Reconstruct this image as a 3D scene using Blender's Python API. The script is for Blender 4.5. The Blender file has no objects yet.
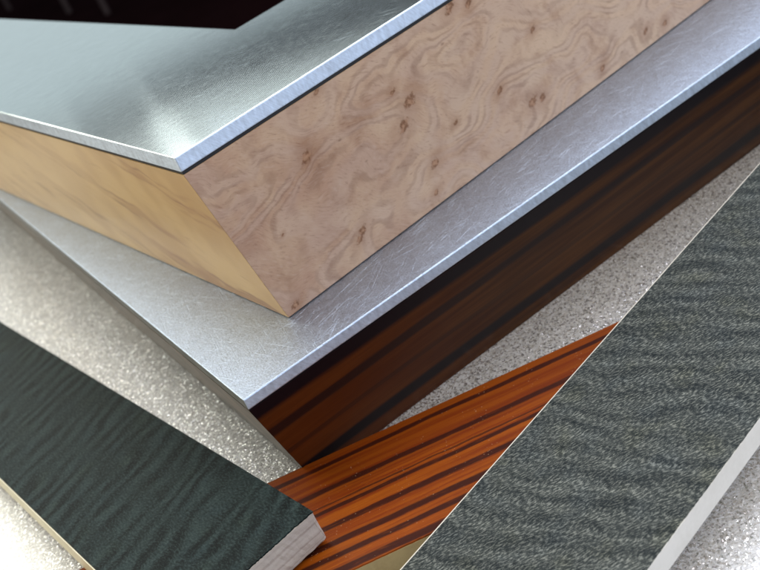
import bpy, bmesh, math, random
from mathutils import Vector, Matrix, Euler
random.seed(4)
CM = 0.01
scene = bpy.context.scene
COL = scene.collection

# ------------------------------------------------------------------ node helper
class G:
    def __init__(s, name):
        s.m = bpy.data.materials.new(name); s.m.use_nodes = True
        s.t = s.m.node_tree; s.b = s.t.nodes['Principled BSDF']; s.out = s.t.nodes['Material Output']
        s._p = None
    def n(s, kind, **kw):
        x = s.t.nodes.new(kind)
        for k, v in kw.items(): setattr(x, k, v)
        return x
    def put(s, sock, v):
        if v is None: return
        if isinstance(v, bpy.types.NodeSocket): s.t.links.new(v, sock)
        elif isinstance(v, (tuple, list)):
            sock.default_value = tuple(v) + ((1,) if len(v) == 3 and sock.type == 'RGBA' else ())
        else: sock.default_value = v
    def pos(s):                       # object coordinates in centimetres
        if s._p is None:
            tc = s.n('ShaderNodeTexCoord'); vm = s.n('ShaderNodeVectorMath', operation='SCALE')
            s.t.links.new(tc.outputs['Object'], vm.inputs[0]); vm.inputs['Scale'].default_value = 100
            s._p = vm.outputs[0]
        return s._p
    def xyz(s, v=None):
        x = s.n('ShaderNodeSeparateXYZ'); s.put(x.inputs[0], v or s.pos()); return x.outputs[0], x.outputs[1], x.outputs[2]
    def comb(s, x, y, z):
        c = s.n('ShaderNodeCombineXYZ')
        for i, v in enumerate((x, y, z)): s.put(c.inputs[i], v)
        return c.outputs[0]
    def ma(s, op, a, b=None, c=None, clamp=False):
        x = s.n('ShaderNodeMath', operation=op, use_clamp=clamp)
        for i, v in enumerate((a, b, c)): s.put(x.inputs[i], v)
        return x.outputs[0]
    def vm(s, op, a, b=None, sc=None):
        x = s.n('ShaderNodeVectorMath', operation=op); s.put(x.inputs[0], a)
        if b is not None: s.put(x.inputs[1], b)
        if sc is not None: s.put(x.inputs['Scale'], sc)
        return x.outputs['Value'] if op in ('DISTANCE', 'LENGTH', 'DOT_PRODUCT') else x.outputs[0]
    def noise(s, vec, scale, detail=2, rough=.5, dist=0, color=False):
        x = s.n('ShaderNodeTexNoise'); s.put(x.inputs['Vector'], vec)
        s.put(x.inputs['Scale'], scale); s.put(x.inputs['Detail'], detail); s.put(x.inputs['Roughness'], rough); s.put(x.inputs['Distortion'], dist)
        return x.outputs['Color' if color else 'Fac']
    def vor(s, vec, scale, out='Distance', rnd=1.0, feature='F1'):
        x = s.n('ShaderNodeTexVoronoi', feature=feature); s.put(x.inputs['Vector'], vec); s.put(x.inputs['Scale'], scale)
        s.put(x.inputs['Randomness'], rnd); return x.outputs[out]
    def mix(s, f, a, b, mode='MIX'):
        x = s.n('ShaderNodeMix', data_type='RGBA', blend_type=mode)
        s.put(x.inputs['Factor'], f); s.put(x.inputs['A'] if False else x.inputs[6], a); s.put(x.inputs[7], b)
        return x.outputs[2]
    def step(s, v, a, b, lo=0.0, hi=1.0):   # smooth map a..b -> lo..hi
        x = s.n('ShaderNodeMapRange', interpolation_type='SMOOTHSTEP')
        for i, q in enumerate((v, a, b, lo, hi)): s.put(x.inputs[i], q)
        return x.outputs[0]
    def scalev(s, x, y, z, v=None):
        return s.vm('MULTIPLY', v or s.pos(), (x, y, z))
    def bump(s, h, strength, dist, normal=None):
        x = s.n('ShaderNodeBump'); s.put(x.inputs['Height'], h); s.put(x.inputs['Strength'], strength); s.put(x.inputs['Distance'], dist)
        if normal is not None: s.put(x.inputs['Normal'], normal)
        return x.outputs[0]
    def fin(s, color=None, rough=None, metal=None, normal=None, **kw):
        s.put(s.b.inputs['Base Color'], color); s.put(s.b.inputs['Roughness'], rough)
        s.put(s.b.inputs['Metallic'], metal)
        if normal is not None: s.put(s.b.inputs['Normal'], normal)
        for k, v in kw.items(): s.put(s.b.inputs[k.replace('_', ' ')], v)
        return s.m

# ------------------------------------------------------------------ materials
def mat_brushed(name, tint, phi, rough, anis, mottled=False, edge=False):
    g = G(name); p = g.pos()
    sx = g.noise(g.scalev(.6, 26, 26), 1.0, 3, .6)
    sx2 = g.noise(g.scalev(2.2, 70, 70), 1.0, 2, .6)
    rot = g.n('ShaderNodeVectorRotate', rotation_type='Z_AXIS'); g.put(rot.inputs['Vector'], p); g.put(rot.inputs['Angle'], math.radians(52))
    d1 = g.noise(g.scalev(.9, 30, 8, rot.outputs[0]), 1.0, 2, .6)
    rot2 = g.n('ShaderNodeVectorRotate', rotation_type='Z_AXIS'); g.put(rot2.inputs['Vector'], p); g.put(rot2.inputs['Angle'], math.radians(-35))
    d2 = g.noise(g.scalev(1.3, 34, 8, rot2.outputs[0]), 1.0, 2, .6)
    cloud = g.noise(p, .8, 4, .6)
    fine = g.noise(p, 17, 3, .7)
    if mottled:
        scr = None
        for k, ang in enumerate((12, 47, 71, 103, 139, 164)):
            rr = g.n('ShaderNodeVectorRotate', rotation_type='Z_AXIS'); g.put(rr.inputs['Vector'], p); g.put(rr.inputs['Angle'], math.radians(ang))
            q = g.step(g.noise(g.vm('ADD', g.scalev(.45, 34, 6, rr.outputs[0]), (k * 7.3, k * 3.1, 0)), 1.0, 2, .6), .64, .74)
            scr = q if scr is None else g.ma('MAXIMUM', scr, q)
        h = g.ma('ADD', g.ma('MULTIPLY', scr, -.6), g.ma('MULTIPLY', fine, 1.2))
        nb = g.bump(h, .7, .00014)
        mott = g.noise(p, 5, 3, .65)
        r = g.ma('ADD', g.ma('MULTIPLY', mott, .14), rough - .07)
        cv = g.ma('ADD', g.ma('ADD', g.ma('MULTIPLY', mott, .3), g.ma('MULTIPLY', scr, .22)), g.ma('ADD', g.ma('MULTIPLY', g.step(fine, .35, .65), .22), .52))
    else:
        swirl = g.n('ShaderNodeTexWave', wave_type='RINGS', rings_direction='SPHERICAL', wave_profile='SIN')
        g.put(swirl.inputs['Vector'], g.vm('ADD', p, (1.2, -8.5, 0))); g.put(swirl.inputs['Scale'], 4.5)
        g.put(swirl.inputs['Distortion'], .6); g.put(swirl.inputs['Detail'], 3); g.put(swirl.inputs['Detail Scale'], 1.5)
        msk = g.step(g.vm('DISTANCE', p, (1.2, 2.2, 5.77)), 1.0, 4.5, .8, .0)
        h = g.ma('ADD', g.ma('MULTIPLY', sx, .12), g.ma('MULTIPLY', sx2, .5))
        h = g.ma('ADD', h, g.ma('MULTIPLY', swirl.outputs['Fac'], g.ma('MULTIPLY', msk, .9)))
        nb = g.bump(h, .3, .00003)
        r = g.ma('ADD', g.ma('MULTIPLY', cloud, .03), rough - .015)
        r = g.ma('ADD', r, g.ma('MULTIPLY', g.step(d1, .6, .75), .06))
        cv = g.ma('ADD', g.ma('ADD', g.ma('MULTIPLY', g.step(sx2, .3, .7), .16), g.ma('ADD', g.ma('MULTIPLY', g.step(sx, .3, .7), .16), g.ma('MULTIPLY', g.step(d1, .60, .76), .20))), .60)
    c = g.mix(1.0, tint, g.comb(cv, cv, cv), 'MULTIPLY')
    tan = (math.cos(phi), math.sin(phi), 0.0)
    m = g.fin(c, r, 1.0, nb, Anisotropic=anis)
    g.put(g.b.inputs['Tangent'], g.comb(*tan))
    return m

def mat_edge_metal(name):
    g = G(name); p = g.pos()
    s1 = g.noise(g.scalev(7, 7, 2.5), 1.0, 3, .6); s2 = g.noise(g.scalev(30, 30, 6), 1.0, 2, .6)
    r3 = g.n('ShaderNodeVectorRotate', rotation_type='Y_AXIS'); g.put(r3.inputs['Vector'], p); g.put(r3.inputs['Angle'], math.radians(38))
    s3 = g.noise(g.scalev(28, 4, 3, r3.outputs[0]), 1.0, 2, .6)
    h = g.ma('ADD', s2, g.ma('MULTIPLY', s3, .5))
    cv = g.ma('ADD', g.ma('ADD', g.ma('MULTIPLY', s1, .5), g.ma('MULTIPLY', g.step(s3, .35, .65), .10)), .50)
    big = g.noise(g.scalev(.5, .5, .5), 1.0, 2, .5)
    return g.fin(g.mix(1.0, (.82, .90, 1.0), g.comb(cv, cv, cv), 'MULTIPLY'), g.ma('ADD', g.ma('MULTIPLY', big, .2), .42), 1.0, g.bump(h, .5, .00012))

KNOTS = [(3.86,5.14,.6),(2.71,3.71,1.1),(6.15,3.86,.7),(6.57,3.33,1.25),(6.07,2.8,1.2),(9.16,5.08,1.1),(9.87,4.86,.8),(11.89,2.98,.7),(9.83,1.92,.8),
 (10.92,.93,1.1),(11.37,.86,.9),(6.57,1.21,.9),(7.83,1.91,.5),(6.19,.38,.6),(3.33,.83,.9),(3.13,.66,.8),(14.21,.39,.7),(16.62,.55,.7),(17.59,.33,.7),(.37,.19,.8),(1.0,2.2,.25),(20.2,2.2,.9),(22.5,1.2,.8),(15.2,3.9,.7)]
def mat_burl():
    g = G('burl_veneer'); x, y, z = g.xyz()
    P = g.comb(x, 0.0, z)
    warp = g.noise(P, .45, 2, .5, 0, True)
    Pw = g.vm('ADD', P, g.vm('SCALE', g.vm('SUBTRACT', warp, (.5, .5, .5)), None, 1.6))
    F = g.ma('MULTIPLY', g.noise(g.vm('MULTIPLY', Pw, (.42, 1, 1)), .40, 1.0, .4), 5.0)
    eye = None
    ca, sa = math.cos(math.radians(30)), math.sin(math.radians(30))
    for i, (kx, kz, k) in enumerate(KNOTS):
        dv = g.vm('SUBTRACT', P, (kx, 0, kz))
        d = g.vm('LENGTH', g.comb(g.ma('MULTIPLY', g.vm('DOT_PRODUCT', dv, (ca, 0, sa)), .58), 0.0, g.vm('DOT_PRODUCT', dv, (-sa, 0, ca))))
        F = g.ma('ADD', F, g.ma('MULTIPLY', g.ma('EXPONENT', g.ma('MULTIPLY', g.ma('MULTIPLY', d, d), -1.2 / (k * k))), (.38 if i % 3 else -.3) * k))
        dd = g.ma('DIVIDE', d, .072 * k)
        eye = dd if eye is None else g.ma('MINIMUM', eye, dd)
    nz = g.noise(P, 7, 3, .65)
    eyeN = g.ma('ADD', eye, g.ma('MULTIPLY', g.ma('SUBTRACT', nz, .5), 3.2))
    Fd = g.ma('ADD', F, g.ma('MULTIPLY', g.noise(P, 2.6, 4, .65), .16))
    l1 = g.ma('SINE', g.ma('MULTIPLY', Fd, 25)); l2 = g.ma('SINE', g.ma('MULTIPLY', Fd, 11))
    lines = g.step(l1, -.2, 1.0); bands = g.step(l2, -1, 1)
    amp = g.step(g.noise(P, .8, 2, .5), .38, .66)
    blot = g.noise(P, .55, 3, .6); blot2 = g.noise(g.vm('ADD', P, (9, 0, 4)), .7, 4, .65)
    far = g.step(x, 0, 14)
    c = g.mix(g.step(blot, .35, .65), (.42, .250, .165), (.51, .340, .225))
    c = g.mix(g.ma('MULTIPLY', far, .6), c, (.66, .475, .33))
    c = g.mix(g.ma('MULTIPLY', g.step(blot2, .48, .72), .75), c, (.34, .19, .115))
    c = g.mix(g.ma('MULTIPLY', bands, .32), c, (.50, .36, .285))
    c = g.mix(g.ma('MULTIPLY', g.ma('MULTIPLY', lines, amp), .35), c, (.20, .105, .065))
    rot = g.n('ShaderNodeVectorRotate', rotation_type='Y_AXIS'); g.put(rot.inputs['Vector'], Pw); g.put(rot.inputs['Angle'], math.radians(-28))
    por = g.noise(g.scalev(4.5, 1, 20, rot.outputs[0]), 1.0, 4, .65)
    c = g.mix(g.ma('MULTIPLY', g.step(por, .52, .74), .48), c, (.20, .10, .065))
    c = g.mix(g.ma('MULTIPLY', g.step(por, .5, .26), .35), c, (.56, .41, .33))
    spk = g.vor(g.vm('MULTIPLY', P, (.5, 1, 1)), 1.1)
    c = g.mix(g.ma('MULTIPLY', g.step(spk, .06, .025), .5), c, (.14, .06, .03))
    halo = g.step(eyeN, 7.5, 1.0); c = g.mix(g.ma('MULTIPLY', halo, .36), c, (.30, .15, .08))
    n3 = g.noise(g.vm('ADD', P, (3, 0, 7)), 6, 2, .6)
    side = g.step(n3, .40, .56)
    c = g.mix(g.ma('MULTIPLY', g.step(eyeN, 1.9, .9), .55), c, (.34, .16, .08))
    c = g.mix(g.ma('MULTIPLY', g.step(eyeN, 2.2, 1.0), g.ma('MULTIPLY', side, .7)), c, (.13, .05, .02))
    c = g.mix(g.ma('MULTIPLY', g.step(eyeN, .9, .1), .5), c, (.46, .27, .16))
    h = g.ma('ADD', g.ma('MULTIPLY', por, .6), g.ma('MULTIPLY', nz, .5))
    return g.fin(c, .48, 0, g.bump(h, .6, .0001), Specular_IOR_Level=.18)

def mat_maple():
    g = G('maple_end_veneer'); x, y, z = g.xyz()
    P = g.comb(0.0, y, z)
    rot = g.n('ShaderNodeVectorRotate', rotation_type='X_AXIS'); g.put(rot.inputs['Vector'], P); g.put(rot.inputs['Angle'], math.radians(-17))
    Q = rot.outputs[0]
    w = g.noise(Q, .5, 2, .5, 0, True)
    Q2 = g.vm('ADD', Q, g.vm('SCALE', g.vm('SUBTRACT', w, (.5, .5, .5)), None, .9))
    st = g.noise(g.scalev(1, .11, 1.1, Q2), 1.0, 3, .6); fi = g.noise(g.scalev(1, .8, 12, Q2), 1.0, 3, .6)
    cl = g.noise(P, .45, 2, .5)
    c = g.mix(g.step(cl, .35, .65), (.48, .30, .125), (.57, .385, .17))
    c = g.mix(g.step(y, 3.5, 15, 0, .6), c, (.64, .47, .26))
    c = g.mix(g.ma('MULTIPLY', g.step(fi, .5, .75), .22), c, (.43, .25, .10))
    near = g.step(y, 11, 3, .35, 1)
    c = g.mix(g.ma('MULTIPLY', g.step(st, .50, .66), g.ma('MULTIPLY', near, .75)), c, (.34, .175, .075))
    core = g.ma('MULTIPLY', g.step(g.noise(g.scalev(1, .2, 4.5, Q2), 1.0, 3, .6), .54, .66), g.step(st, .5, .58))
    c = g.mix(g.ma('MULTIPLY', core, .4), c, (.19, .085, .04))
    return g.fin(c, .45, 0, g.bump(fi, .3, .00006), Specular_IOR_Level=.4)

def stripes(g, v, lst, wob):
    """dark bands at given places across the sheet; v already wobbled"""
    acc = None
    for (v0, wd, k) in lst:
        q = g.step(g.ma('ABSOLUTE', g.ma('SUBTRACT', v, v0)), wd, wd * .45, 0, k)
        acc = q if acc is None else g.ma('MAXIMUM', acc, q)
    return acc

def mat_orange():
    g = G('orange_striped_veneer'); x, y, z = g.xyz(); P = g.pos()
    wob = g.ma('MULTIPLY', g.ma('SUBTRACT', g.noise(g.scalev(.22, .5, 0), 1.0, 3, .6), .5), .16)
    jag = g.ma('MULTIPLY', g.ma('SUBTRACT', g.noise(g.scalev(1.5, 18, 0), 1.0, 3, .7), .5), .09)
    v = g.ma('ADD', g.ma('ADD', y, wob), jag)
    bands = stripes(g, v, [(-.39,.12,1),(-1.44,.14,1),(-2.05,.05,.8),(-2.27,.11,1),(-2.92,.15,1),(-3.58,.16,1),(-4.07,.14,1),(-4.60,.18,1)], None)
    st = g.noise(g.comb(g.ma('MULTIPLY', x, .10), g.ma('MULTIPLY', v, 5.0), 0.0), 1.0, 3, .6)
    fine = g.noise(g.comb(g.ma('MULTIPLY', x, 1.2), g.ma('MULTIPLY', v, 34), 0.0), 1.0, 2, .6)
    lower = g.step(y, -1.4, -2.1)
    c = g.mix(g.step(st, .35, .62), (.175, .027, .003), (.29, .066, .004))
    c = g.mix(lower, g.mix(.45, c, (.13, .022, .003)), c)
    c = g.mix(g.ma('MULTIPLY', g.step(fine, .55, .75), .35), c, (.13, .022, .003))
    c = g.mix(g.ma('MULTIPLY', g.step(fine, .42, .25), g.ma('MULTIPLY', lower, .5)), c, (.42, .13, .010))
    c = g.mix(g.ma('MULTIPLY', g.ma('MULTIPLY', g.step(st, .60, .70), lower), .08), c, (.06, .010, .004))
    c = g.mix(g.ma('MULTIPLY', bands, g.step(g.noise(g.scalev(1.5, 8, 0), 1.0, 2, .5), .25, .45, .75, .96)), c, (.035, .007, .004))
    dn = g.noise(P, 16, 2, .7); dv = g.vor(g.vm('MULTIPLY', P, (.8, 1.6, 1)), 9)
    pale_specks = g.ma('MULTIPLY', g.step(dv, .16, .05), g.step(g.noise(P, 1.6, 2, .5), .52, .62))  # pale specks scattered in patches
    c = g.mix(g.ma('MULTIPLY', pale_specks, .55), c, (.75, .50, .30))
    h = g.ma('ADD', g.ma('MULTIPLY', fine, .6), g.ma('MULTIPLY', dn, .5))
    return g.fin(c, g.ma('ADD', .3, g.ma('MULTIPLY', dn, .2)), 0, g.bump(h, .45, .00008), Specular_IOR_Level=.12)

def mat_darkwood():
    g = G('dark_striped_veneer'); x, y, z = g.xyz()
    wob = g.ma('MULTIPLY', g.ma('SUBTRACT', g.noise(g.comb(g.ma('MULTIPLY', x, .12), 3.0, z), .6, 2, .5), .5), .5)
    v = g.ma('ADD', z, wob)
    b = stripes(g, v, [(.72,.30,1),(3.75,.42,1),(2.75,.22,.8),(1.75,.12,.45)], None)
    st = g.noise(g.comb(g.ma('MULTIPLY', x, .12), 0.0, g.ma('MULTIPLY', v, 3.2)), 1.0, 3, .6)
    fi = g.noise(g.comb(g.ma('MULTIPLY', x, .9), 0.0, g.ma('MULTIPLY', v, 22)), 1.0, 3, .6)
    c = g.mix(g.step(st, .35, .65), (.030, .008, .002), (.070, .024, .005))
    c = g.mix(g.step(x, 9, 0, 0, .6), c, (.12, .024, .004))  # redder left end paints in warm bounce from the orange board
    c = g.mix(g.ma('MULTIPLY', g.step(fi, .5, .72), .35), c, (.022, .006, .003))
    c = g.mix(g.ma('MULTIPLY', b, .95), c, (.0045, .003, .005))
    return g.fin(c, .45, 0, g.bump(fi, .25, .00006), Specular_IOR_Level=.10)

def mat_sidewood():
    g = G('grey_brown_end_veneer'); x, y, z = g.xyz()
    st = g.noise(g.scalev(1, .3, 6), 1.0, 3, .6); cl = g.noise(g.pos(), .7, 2, .5)
    c = g.mix(g.step(st, .3, .7), (.045, .033, .022), (.075, .057, .038))
    c = g.mix(g.step(cl, .4, .7), c, (.13, .09, .06))
    return g.fin(c, .4, 0, g.bump(st, .2, .0001), Specular_IOR_Level=.12)

def mat_fiddle(name, dark, light, fleck, period, tilt, contrast, flk):
    """figured veneer: grain along local 'a', ripple bands across; a/b in cm"""
    g = G(name); x, y, z = g.xyz(); P = g.pos()
    a, b = (y, x) if name.startswith('green') else (x, y)
    wv = g.noise(g.comb(g.ma('MULTIPLY', a, .55), g.ma('MULTIPLY', b, .30), 0.0), 1.0, 2, .5)
    wv2 = g.noise(g.comb(g.ma('MULTIPLY', a, 1.6), g.ma('MULTIPLY', b, .5), 4.0), 1.0, 2, .5)
    ph = g.ma('ADD', g.ma('MULTIPLY', a, 1.0 / period), g.ma('MULTIPLY', b, tilt / period))
    ph = g.ma('ADD', ph, g.ma('ADD', g.ma('MULTIPLY', wv, 2.2), g.ma('MULTIPLY', wv2, .55)))
    band = g.ma('ADD', g.ma('MULTIPLY', g.ma('SINE', g.ma('MULTIPLY', ph, 6.2832)), .5), .5)
    ampl = g.step(g.noise(g.comb(g.ma('MULTIPLY', a, .5), g.ma('MULTIPLY', b, 1.1), 9.0), 1.0, 2, .5), .36, .66, .12, 1)
    band = g.ma('ADD', .5, g.ma('MULTIPLY', g.ma('SUBTRACT', band, .5), ampl))
    cloud = g.noise(P, .6, 3, .6)
    # flecks lean with the ripple: short dashes, offset by the band phase
    warp = g.ma('MULTIPLY', g.ma('SINE', g.ma('MULTIPLY', ph, 6.2832)), .02)
    ct, st_ = math.cos(flk[2]), math.sin(flk[2])
    aa = g.ma('ADD', g.ma('MULTIPLY', a, ct), g.ma('MULTIPLY', b, st_)); b2 = g.ma('SUBTRACT', g.ma('MULTIPLY', g.ma('ADD', b, warp), ct), g.ma('MULTIPLY', a, st_))
    f1 = g.noise(g.comb(g.ma('MULTIPLY', aa, flk[0]), g.ma('MULTIPLY', b2, flk[1]), 0.0), 1.0, 3, .65)
    f2 = g.noise(P, flk[1] * 1.25, 2, .7)
    bb = g.ma('ADD', g.ma('MULTIPLY', band, contrast), g.ma('MULTIPLY', cloud, 1 - contrast))
    c = g.mix(g.step(bb, .2, .85), dark, light)
    c = g.mix(g.ma('MULTIPLY', g.step(f1, .47, .66), g.ma('ADD', .35, g.ma('MULTIPLY', band, .65))), c, fleck)
    c = g.mix(g.ma('MULTIPLY', g.step(f1, .47, .30), .75), c, tuple(q * .35 for q in dark))
    c = g.mix(g.ma('MULTIPLY', g.step(f2, .58, .75), .35), c, tuple(min(1, q * 1.35) for q in fleck))
    tone = g.noise(g.scalev(.9, .9, 0), 1.0, 2, .5)
    c = g.mix(g.step(tone, .5, .7, 0, .3), c, g.mix(1.0, c, (.85, .95, 1.12), 'MULTIPLY'))
    c = g.mix(g.step(tone, .45, .3, 0, .35), c, g.mix(1.0, c, (1.1, 1.05, .8), 'MULTIPLY'))
    h = g.ma('ADD', g.ma('MULTIPLY', f1, .8), g.ma('MULTIPLY', f2, .4))
    return g.fin(c, .55, 0, g.bump(h, .5, .0001), Specular_IOR_Level=.08)

def mat_ply(name, cols, axis_v, plies, rough=.6):
    g = G(name); x, y, z = g.xyz(); P = g.pos()
    zz = g.ma('ADD', z, g.ma('MULTIPLY', g.ma('SUBTRACT', g.noise(P, 1.1, 3, .6), .5), .10))
    st = g.noise(g.comb(g.ma('MULTIPLY', x, .5), g.ma('MULTIPLY', y, .5), g.ma('MULTIPLY', zz, 8)), 1.0, 3, .6)
    c = g.mix(g.step(st, .35, .65), cols[0], cols[1])
    for (z0, w_) in plies:
        c = g.mix(g.step(g.ma('ABSOLUTE', g.ma('SUBTRACT', zz, z0)), w_, w_ * .3, 0, .7), c, cols[2])
    n1 = g.noise(P, 12, 4, .7)
    c = g.mix(g.step(n1, .5, .75, 0, .3), c, cols[2])
    return g.fin(c, rough, 0, g.bump(g.ma('ADD', n1, st), .6, .00015))

def mat_plain(name, c1, c2, rough, sc=2.0, bumpd=.0001):
    g = G(name); P = g.pos(); n1 = g.noise(P, sc, 4, .6); n2 = g.noise(P, sc * 9, 3, .6)
    c = g.mix(g.step(g.ma('ADD', g.ma('MULTIPLY', n1, .7), g.ma('MULTIPLY', n2, .3)), .35, .65), c1, c2)
    return g.fin(c, rough, 0, g.bump(n2, .4, bumpd))

def mat_glitter():
    g = G('glitter_stone'); P = g.pos()
    Pj = g.vm('ADD', P, g.vm('SCALE', g.noise(P, 12, 2, .6, 0, True), None, .04))
    def tilt(scale, k):
        col = g.vor(Pj, scale, 'Color')
        return col, g.vm('SCALE', g.vm('MULTIPLY', g.vm('SUBTRACT', col, (.5, .5, .5)), (1, 1, .0)), None, k)
    colA, tA = tilt(17, .5); colB, tB = tilt(31, .6)
    up = g.n('ShaderNodeNewGeometry').outputs['Normal']
    nn = g.vm('NORMALIZE', g.vm('ADD', g.vm('ADD', up, tA), tB))
    ra, ga, ba = g.xyz(colA); rb, gb, bb = g.xyz(colB)
    base = g.mix(g.step(g.noise(P, 2.2, 4, .65), .35, .65), (.62, .61, .61), (.68, .67, .68))
    base = g.mix(g.step(ra, .0, .3, .45, 0), base, (.32, .26, .20))
    base = g.mix(g.step(gb, .7, 1.0, 0, .8), base, (.86, .85, .84))
    gl = g.step(ba, .70, .78)
    irid = g.n('ShaderNodeHueSaturation'); g.put(irid.inputs['Color'], colB); g.put(irid.inputs['Saturation'], .3); g.put(irid.inputs['Value'], 1.6)
    c = g.mix(g.ma('MULTIPLY', gl, .8), base, g.mix(.75, irid.outputs[0], (.97, .97, .97)))
    nb = g.bump(g.noise(P, 26, 2, .6), .35, .00015, nn)
    r = g.ma('ADD', .14, g.ma('MULTIPLY', gb, .2))
    return g.fin(c, r, g.ma('MULTIPLY', gl, .8), nb, Specular_IOR_Level=.8, Coat_Weight=1.0, Coat_Roughness=.22, Coat_IOR=1.9, Coat_Normal=g.bump(g.noise(P, 20, 3, .7), .5, .0002))

# ------------------------------------------------------------------ mesh helpers
def thing(name, label, cat, loc=(0, 0, 0), rot=(0, 0, 0), group=None):
    o = bpy.data.objects.new(name, None); COL.objects.link(o); o.empty_display_size = .02
    o.location = [q * CM for q in loc]; o.rotation_euler = rot
    o['label'] = label; o['category'] = cat
    if group: o['group'] = group
    return o
def prism(bot, top, mat, name, parent, bevel=.0, seg=2, jitter=None):
    """closed prism between two equal point lists given in cm"""
    bm = bmesh.new()
    a = [bm.verts.new([q * CM for q in p]) for p in bot]; b = [bm.verts.new([q * CM for q in p]) for p in top]
    n = len(a)
    bm.faces.new(list(reversed(a))); bm.faces.new(b)
    for i in range(n): bm.faces.new((a[i], a[(i + 1) % n], b[(i + 1) % n], b[i]))
    bmesh.ops.recalc_face_normals(bm, faces=bm.faces)
    if bevel: bmesh.ops.bevel(bm, geom=list(bm.edges), offset=bevel * CM, segments=seg, affect='EDGES', profile=.5)
    me = bpy.data.meshes.new(name); bm.to_mesh(me); bm.free()
    o = bpy.data.objects.new(name, me); COL.objects.link(o); me.materials.append(mat); o.parent = parent
    return o
def off(poly, z): return [(p[0], p[1], z) for p in poly]
def box(x0, x1, y0, y1, z0, z1, *a, **k):
    q = [(x0, y0), (x1, y0), (x1, y1), (x0, y1)]
    return prism(off(q, z0), off(q, z1), *a, **k)

# ------------------------------------------------------------------ fitted numbers (cm)
T1, H1 = .355, 4.0
PHI2, X2, Y2, H2, T2 = .0895, 2.7527, 2.2129, 5.3266, .4388
WX, WY = 6.862, 7.730        # inner corner of the upper frame measured from its outer corner
SX, SY = -.7645, .2721       # lean of the upper block
BX, BY = .9217, 1.1196       # lean of the lower block
OTH = .8046
M_top = mat_brushed('brushed_aluminium', (.80, .865, .87), PHI2, .09, .0)
M_low = mat_brushed('scratched_aluminium', (.61, .71, .88), 0, .43, .2, mottled=True)
M_edge = mat_edge_metal('sawn_aluminium_edge')
M_black = mat_plain('black_gap_shade', (.006, .006, .007), (.012, .011, .012), .6)  # near-black that stands for the shade in narrow gaps
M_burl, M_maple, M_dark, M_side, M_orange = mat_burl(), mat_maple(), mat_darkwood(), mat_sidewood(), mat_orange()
M_core = mat_plain('wood_core', (.40, .27, .13), (.48, .34, .17), .6)
M_olive = mat_plain('olive_wood_edge', (.30, .235, .115), (.36, .29, .15), .5, 1.2)
M_green = mat_fiddle('green_black_rippled_veneer', (.0022, .005, .0052), (.018, .031, .031), (.034, .052, .050), .74, -.38, .62, (9, 18, 0))
M_grey = mat_fiddle('charcoal_rippled_veneer', (.013, .018, .020), (.046, .053, .051), (.24, .25, .225), .74, .28, .50, (8, 25, -.5))
M_pink = mat_ply('worn_grey_pink_plies', [(.42, .36, .315), (.48, .42, .37), (.33, .27, .235)], 'z', [(.33, .035), (.66, .05), (.12, .03)])
M_cream = mat_plain('cream_edge_band', (.58, .54, .38), (.66, .62, .46), .5)
M_white = mat_plain('pale_edge_band', (.66, .62, .55), (.73, .69, .62), .42, 1.0, .00003)
M_glit = mat_glitter()
M_floor = mat_plain('dark_brown_floor', (.030, .009, .010), (.045, .015, .017), .95, .03, .001)
M_floor.node_tree.nodes['Principled BSDF'].inputs['Specular IOR Level'].default_value = .05
M_post = mat_plain('pale_painted_post', (.16, .12, .12), (.20, .15, .15), .5, .2)

# ------------------------------------------------------------------ upper frame corner
def frame_block(root, H, T, ax, ay, L, wx, wy, gap, face, left, plate, prefix):
    """L-shaped block, outer corner foot at local (0,0,0); (ax,ay) = horizontal shift of its top edge; arms along +x and +y"""
    def corner(z): return (ax * z / H, ay * z / H)
    def ell(z, i=0.0, w=(wx, wy)):
        cx, cy = corner(z)
        return [(cx + i, cy + i, z), (L[0], cy + i, z), (L[0], w[1], z), (w[0], w[1], z), (w[0], L[1], z), (cx + i, L[1], z)]
    th = .05
    prism(ell(.0, th), ell(H - gap, th), M_core, 'wood_body', root, bevel=.004, seg=1)
    # front sheet (faces -y) and end sheet (faces -x), mitred at the corner
    def sheet(kind, mat, name):
        pts = []
        for z in (0.0, H - gap):
            cx, cy = corner(z)
            if kind == 'front': pts.append([(cx + .004, cy, z), (L[0], cy, z), (L[0], cy + th - .003, z), (cx + th, cy + th - .003, z)])
            else: pts.append([(cx, cy + .004, z), (cx + th - .003, cy + th, z), (cx + th - .003, L[1], z), (cx, L[1], z)])
        prism(pts[0], pts[1], mat, name, root, bevel=.006, seg=2)
    sheet('front', face, 'side_veneer'); sheet('end', left, 'end_veneer')
    g0 = ell(H - gap + .001, .045); g1 = ell(H, .045)
    cx, cy = corner(H)
    prism([(a, b, H - gap + .001) for a, b, _ in g1], g1, M_black, 'gap_shade_layer', root)  # black slab stands in for the shadow line under the plate
    P = [(cx, cy), (L[0], cy), (L[0], cy + wy), (cx + wx, cy + wy), (cx + wx, L[1]), (cx, L[1])]
    o = prism(off(P, H + .001), off(P, H + T), plate, 'metal_plate', root, bevel=.035, seg=2)
    o.data.materials.append(M_edge)
    for f in o.data.polygons:
        if abs(f.normal.z) < .5: f.material_index = 1
    return o

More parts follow.
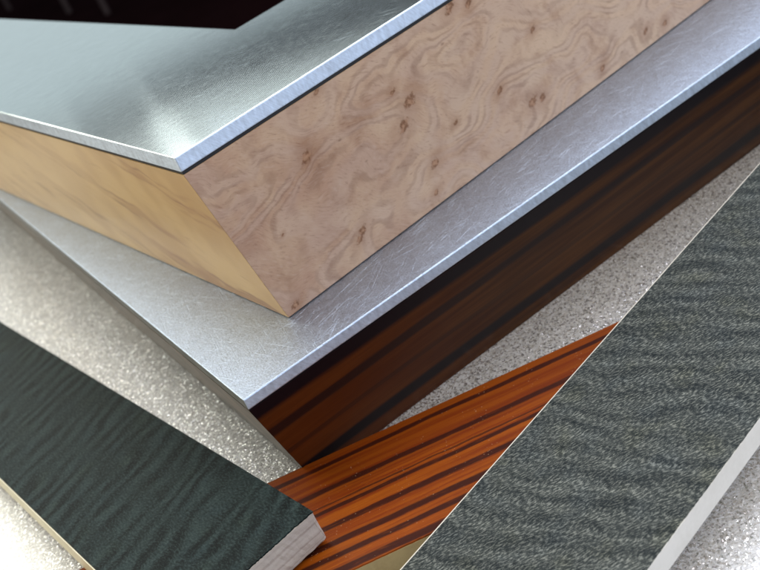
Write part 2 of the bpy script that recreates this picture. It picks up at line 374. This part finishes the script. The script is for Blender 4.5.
up = thing('laminated_frame_block', 'upper block with brushed aluminium top, knotty pinkish burl front and yellow wood end', 'material sample',
           (X2, Y2, H1 + T1 + .045), (0, 0, PHI2))
frame_block(up, H2 - .035, T2, SX, SY, (50, 46), WX, WY, .10, M_burl, M_maple, M_top, 'upper')
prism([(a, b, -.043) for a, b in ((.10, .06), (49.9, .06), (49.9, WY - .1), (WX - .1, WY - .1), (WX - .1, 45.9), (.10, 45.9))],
      [(a, b, -.001) for a, b in ((.10, .06), (49.9, .06), (49.9, WY - .1), (WX - .1, WY - .1), (WX - .1, 45.9), (.10, 45.9))], M_black, 'contact_shade_layer', up)  # black layer stands in for the contact shadow under the block
lo = thing('laminated_frame_block', 'lower block with scratched aluminium top and dark brown front, under the burl block', 'material sample', (BX, BY, .012), (0, 0, 0))
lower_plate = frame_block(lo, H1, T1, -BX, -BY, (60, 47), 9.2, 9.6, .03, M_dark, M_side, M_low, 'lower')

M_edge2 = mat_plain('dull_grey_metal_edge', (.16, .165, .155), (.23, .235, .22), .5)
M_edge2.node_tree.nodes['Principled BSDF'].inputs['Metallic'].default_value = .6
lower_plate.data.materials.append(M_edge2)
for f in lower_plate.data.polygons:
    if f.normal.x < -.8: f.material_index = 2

# ------------------------------------------------------------------ loose boards
def rough_edge_sheet(x0, x1, y0, y1, z0, z1, mat, name, parent, rag, step=.09):
    """thin veneer sheet with slightly ragged cut edges; rag = (x0,x1,y0,y1) amplitudes"""
    pts = []
    def run(p, q, amp, nx, ny):
        n = max(2, int(math.hypot(q[0] - p[0], q[1] - p[1]) / (step if amp > .006 else step * 3))); walk = 0
        for i in range(n):
            t = i / n; walk = .6 * walk + random.uniform(-1, 1) * .6
            a = max(-.2, abs(walk)) * amp if i else 0
            pts.append((p[0] + (q[0] - p[0]) * t - nx * a, p[1] + (q[1] - p[1]) * t - ny * a))
    run((x0, y0), (x1, y0), rag[2], 0, -1); run((x1, y0), (x1, y1), rag[1], 1, 0)
    run((x1, y1), (x0, y1), rag[3], 0, 1); run((x0, y1), (x0, y0), rag[0], -1, 0)
    return prism(off(pts, z0), off(pts, z1), mat, name, parent)

# orange striped board, lies on the stone
OPH = -.3564
ob = thing('veneered_board', 'glossy orange-brown board with dark stripes, lying between the dark green and grey boards', 'wood board', (-5.6657, 3.3317, 0.0), (0, 0, OPH))
box(-3, 19.5, -4.774, 0, .01, OTH - .05, M_olive, 'board_core', ob, bevel=.015)
rough_edge_sheet(-2.995, 19.495, -4.768, -.005, OTH - .049, OTH, M_orange, 'face_veneer', ob, (.0, .0, .012, .004))

# dark green-black board
LPH, LP, LT, LW = .11937, .02935, 1.0037, 4.6137
lb = thing('veneered_board', 'green-black rippled board with worn grey-pink cut end, resting on the orange board', 'wood board',
           (-.279, -2.4097, OTH + 4.8 * LP + .004), (-LP, 0, LPH))
def worn_core():
    bm = bmesh.new()
    x0, x1, y0, y1, z0, z1 = -LW, 0, 0, 30, 0, LT - .045
    bmesh.ops.create_cube(bm, size=1)
    for v in bm.verts:
        v.co = Vector(((x0 + x1) / 2 + v.co.x * (x1 - x0), (y0 + y1) / 2 + v.co.y * (y1 - y0), (z0 + z1) / 2 + v.co.z * (z1 - z0)))
    eds = [e for e in bm.edges if all(abs(v.co.x - x1) < 1e-4 and abs(v.co.y - y0) < 1e-4 for v in e.verts)]
    bmesh.ops.bevel(bm, geom=eds, offset=.10, segments=4, affect='EDGES', profile=.5)
    eds = [e for e in bm.edges if all(v.co.z < .01 for v in e.verts) and (all(v.co.y < .2 for v in e.verts) or all(v.co.x > -.12 for v in e.verts))]
    bmesh.ops.bevel(bm, geom=eds, offset=.07, segments=3, affect='EDGES', profile=.5)
    # fine cuts near the worn end so that it can be chipped
    for k in range(1, 40):
        bmesh.ops.bisect_plane(bm, geom=bm.verts[:] + bm.edges[:] + bm.faces[:], plane_co=(x1 - k * .115, 0, 0), plane_no=(1, 0, 0))
    for zc in (.2, .4, .6, .8):
        bmesh.ops.bisect_plane(bm, geom=bm.verts[:] + bm.edges[:] + bm.faces[:], plane_co=(0, 0, zc), plane_no=(0, 0, 1))
    for yc in (.12, .3):
        bmesh.ops.bisect_plane(bm, geom=bm.verts[:] + bm.edges[:] + bm.faces[:], plane_co=(0, yc, 0), plane_no=(0, 1, 0))
    for v in bm.verts:
        if v.co.y < .11 and v.co.z < z1 - .01:
            v.co.y += random.uniform(0, .028); v.co.z += random.uniform(-.01, .01) if v.co.z > .05 else 0
    for v in bm.verts: v.co *= CM
    bmesh.ops.recalc_face_normals(bm, faces=bm.faces)
    me = bpy.data.meshes.new('board_core'); bm.to_mesh(me); bm.free()
    for f in me.polygons: f.use_smooth = False
    o = bpy.data.objects.new('board_core', me); COL.objects.link(o); me.materials.append(M_pink); o.parent = lb
worn_core()
rough_edge_sheet(-LW + .01, -.008, .004, 29.99, LT - .044, LT, M_green, 'face_veneer', lb, (.004, .004, .05, .0), .05)
box(-LW - .035, -LW - .002, .01, 29.98, .02, LT - .012, M_cream, 'edge_band', lb, bevel=.006)

# charcoal grey board
RPH, RP, RT, RW = .17898, -.04192, .6494, 5.2572
cr, sr = math.cos(RPH), math.sin(RPH)
back = 12.0
rb = thing('veneered_board', 'charcoal grey rippled board with smooth pale edge, resting across the orange board', 'wood board',
           (1.3653 , -5.1667, OTH), (0, RP, RPH))
box(-back, 30, -RW, 0, 0.0, RT - .012, M_white, 'board_core', rb, bevel=.012)
rough_edge_sheet(-back + .005, 29.99, -RW + .004, -.045, RT - .0115, RT, M_grey, 'face_veneer', rb, (.0, .0, .018, .004), .08)

# ------------------------------------------------------------------ setting
def struct(o, kind='structure'): o['kind'] = kind; return o
table = box(-60, 75, -45, 49, -3, 0, M_glit, 'stone_surface', None, bevel=.05); struct(table)
fl = box(-600, 900, -300, 1400, -71, -70, M_floor, 'floor', None); struct(fl)
def post(x, y, label):
    t = bpy.data.objects.new('pale_post', None)
    r = 1.7; pts = [(x + r * math.cos(a), y + r * math.sin(a)) for a in [i * math.pi / 8 for i in range(16)]]
    o = prism([(x + (a - x) * .8, y + (b - y) * .8, -70) for a, b in pts], off(pts, -28), M_post, 'table_leg', None, bevel=.3)
    o['label'] = label; o['category'] = 'table leg'; o['group'] = 'pale out-of-focus legs far behind'
post(111, 593, 'leftmost blurred pale leg in the dark background'); post(117.8, 500, 'middle blurred pale leg in the dark background'); post(122, 453.6, 'rightmost blurred pale leg in the dark background')

# ------------------------------------------------------------------ camera
R = [[0.7751, 0.5389, -0.3298], [-0.525, 0.2589, -0.8108], [-0.3515, 0.8016, 0.4836]]
cam = bpy.data.cameras.new('camera'); co = bpy.data.objects.new('camera', cam); COL.objects.link(co)
eul = Euler((1.0279299151735652, .3592214611940594, -.5953467556071673), 'XYZ')
co.location = (-.047346, -.235488, .189187); co.rotation_euler = eul
cam.sensor_width = 36; cam.lens = 1060.16 / 760 * 36; cam.clip_start = .005; cam.clip_end = 60
cam.dof.use_dof = True; cam.dof.focus_distance = .268; cam.dof.aperture_fstop = 26
scene.camera = co

# ------------------------------------------------------------------ light: soft lamps out of view, some added as fill
w = bpy.data.worlds.new('World'); scene.world = w; w.use_nodes = True
w.node_tree.nodes['Background'].inputs[0].default_value = (.80, .86, 1.0, 1); w.node_tree.nodes['Background'].inputs[1].default_value = .07
def lamp(name, az, el, daz, de, L, color, D=1.6):
    """soft box seen from the samples in direction az (from +y towards +x), el degrees"""
    a, e = math.radians(az), math.radians(el)
    d = Vector((math.sin(a) * math.cos(e), math.cos(a) * math.cos(e), math.sin(e)))
    l = bpy.data.lights.new(name, 'AREA'); l.shape = 'RECTANGLE'
    l.size = 2 * D * math.tan(math.radians(daz / 2)); l.size_y = 2 * D * math.tan(math.radians(de / 2))
    l.energy = L * math.pi * l.size * l.size_y; l.color = color
    o = bpy.data.objects.new(name, l); COL.objects.link(o)
    o.location = Vector((.06, .06, .06)) + d * D
    o.rotation_euler = d.to_track_quat('Z', 'Y').to_euler()
lamp('low_back_softbox', 8, 7.5, 110, 14.6, .66, (.82, .97, 1.0), 2.0)
lamp('mid_back_gap_fill', -16, 17.5, 40, 5, .55, (.90, 1.0, .98), 1.9)  # added fill, brightens the left arm's reflection in the top plate
lamp('mid_back_gap_fill', 6.5, 17.5, 5, 5, .42, (.90, 1.0, .98), 1.9)
lamp('mid_back_gap_fill', 11.5, 17.5, 5, 5, .24, (.90, 1.0, .98), 1.9)
lamp('strip_back_fill', 40, 22.2, 50, 6.2, 1.1, (.92, 1.0, .97), 1.85)  # added strips, brighten the reflection along the top plate's outer edge
lamp('strip_back_fill', 9.5, 22.2, 11, 6.2, 1.1, (.95, 1.0, .95), 1.85)
lamp('warm_strip_fill', -17, 22, 42, 6, 5.6, (1.0, 1.0, .86), 1.85)  # added lamp that brightens the stone at far left
lamp('warm_back_softbox', -16, 28, 50, 5, 3.4, (1.0, .99, .88))
lamp('warm_high_softbox', -26, 43, 42, 26, 2.5, (1.0, .95, .76))
lamp('cool_back_softbox', 46, 38, 54, 26, 3.4, (.76, .85, 1.0))
lamp('overhead_softbox', 40, 70, 60, 38, 3.4, (.92, .95, 1.0))
lamp('warm_left_softbox', -98, 17, 56, 20, 4.6, (1.0, .90, .68))
lamp('blue_front_softbox', 158, 14, 60, 30, 2.2, (.52, .69, 1.0))
lamp('neutral_front_softbox', 130, 45, 44, 36, 3.7, (1.0, .96, .90))
scene.view_settings.view_transform = 'Standard'; scene.view_settings.look = 'None'
scene.view_settings.exposure = 0; scene.view_settings.gamma = 1
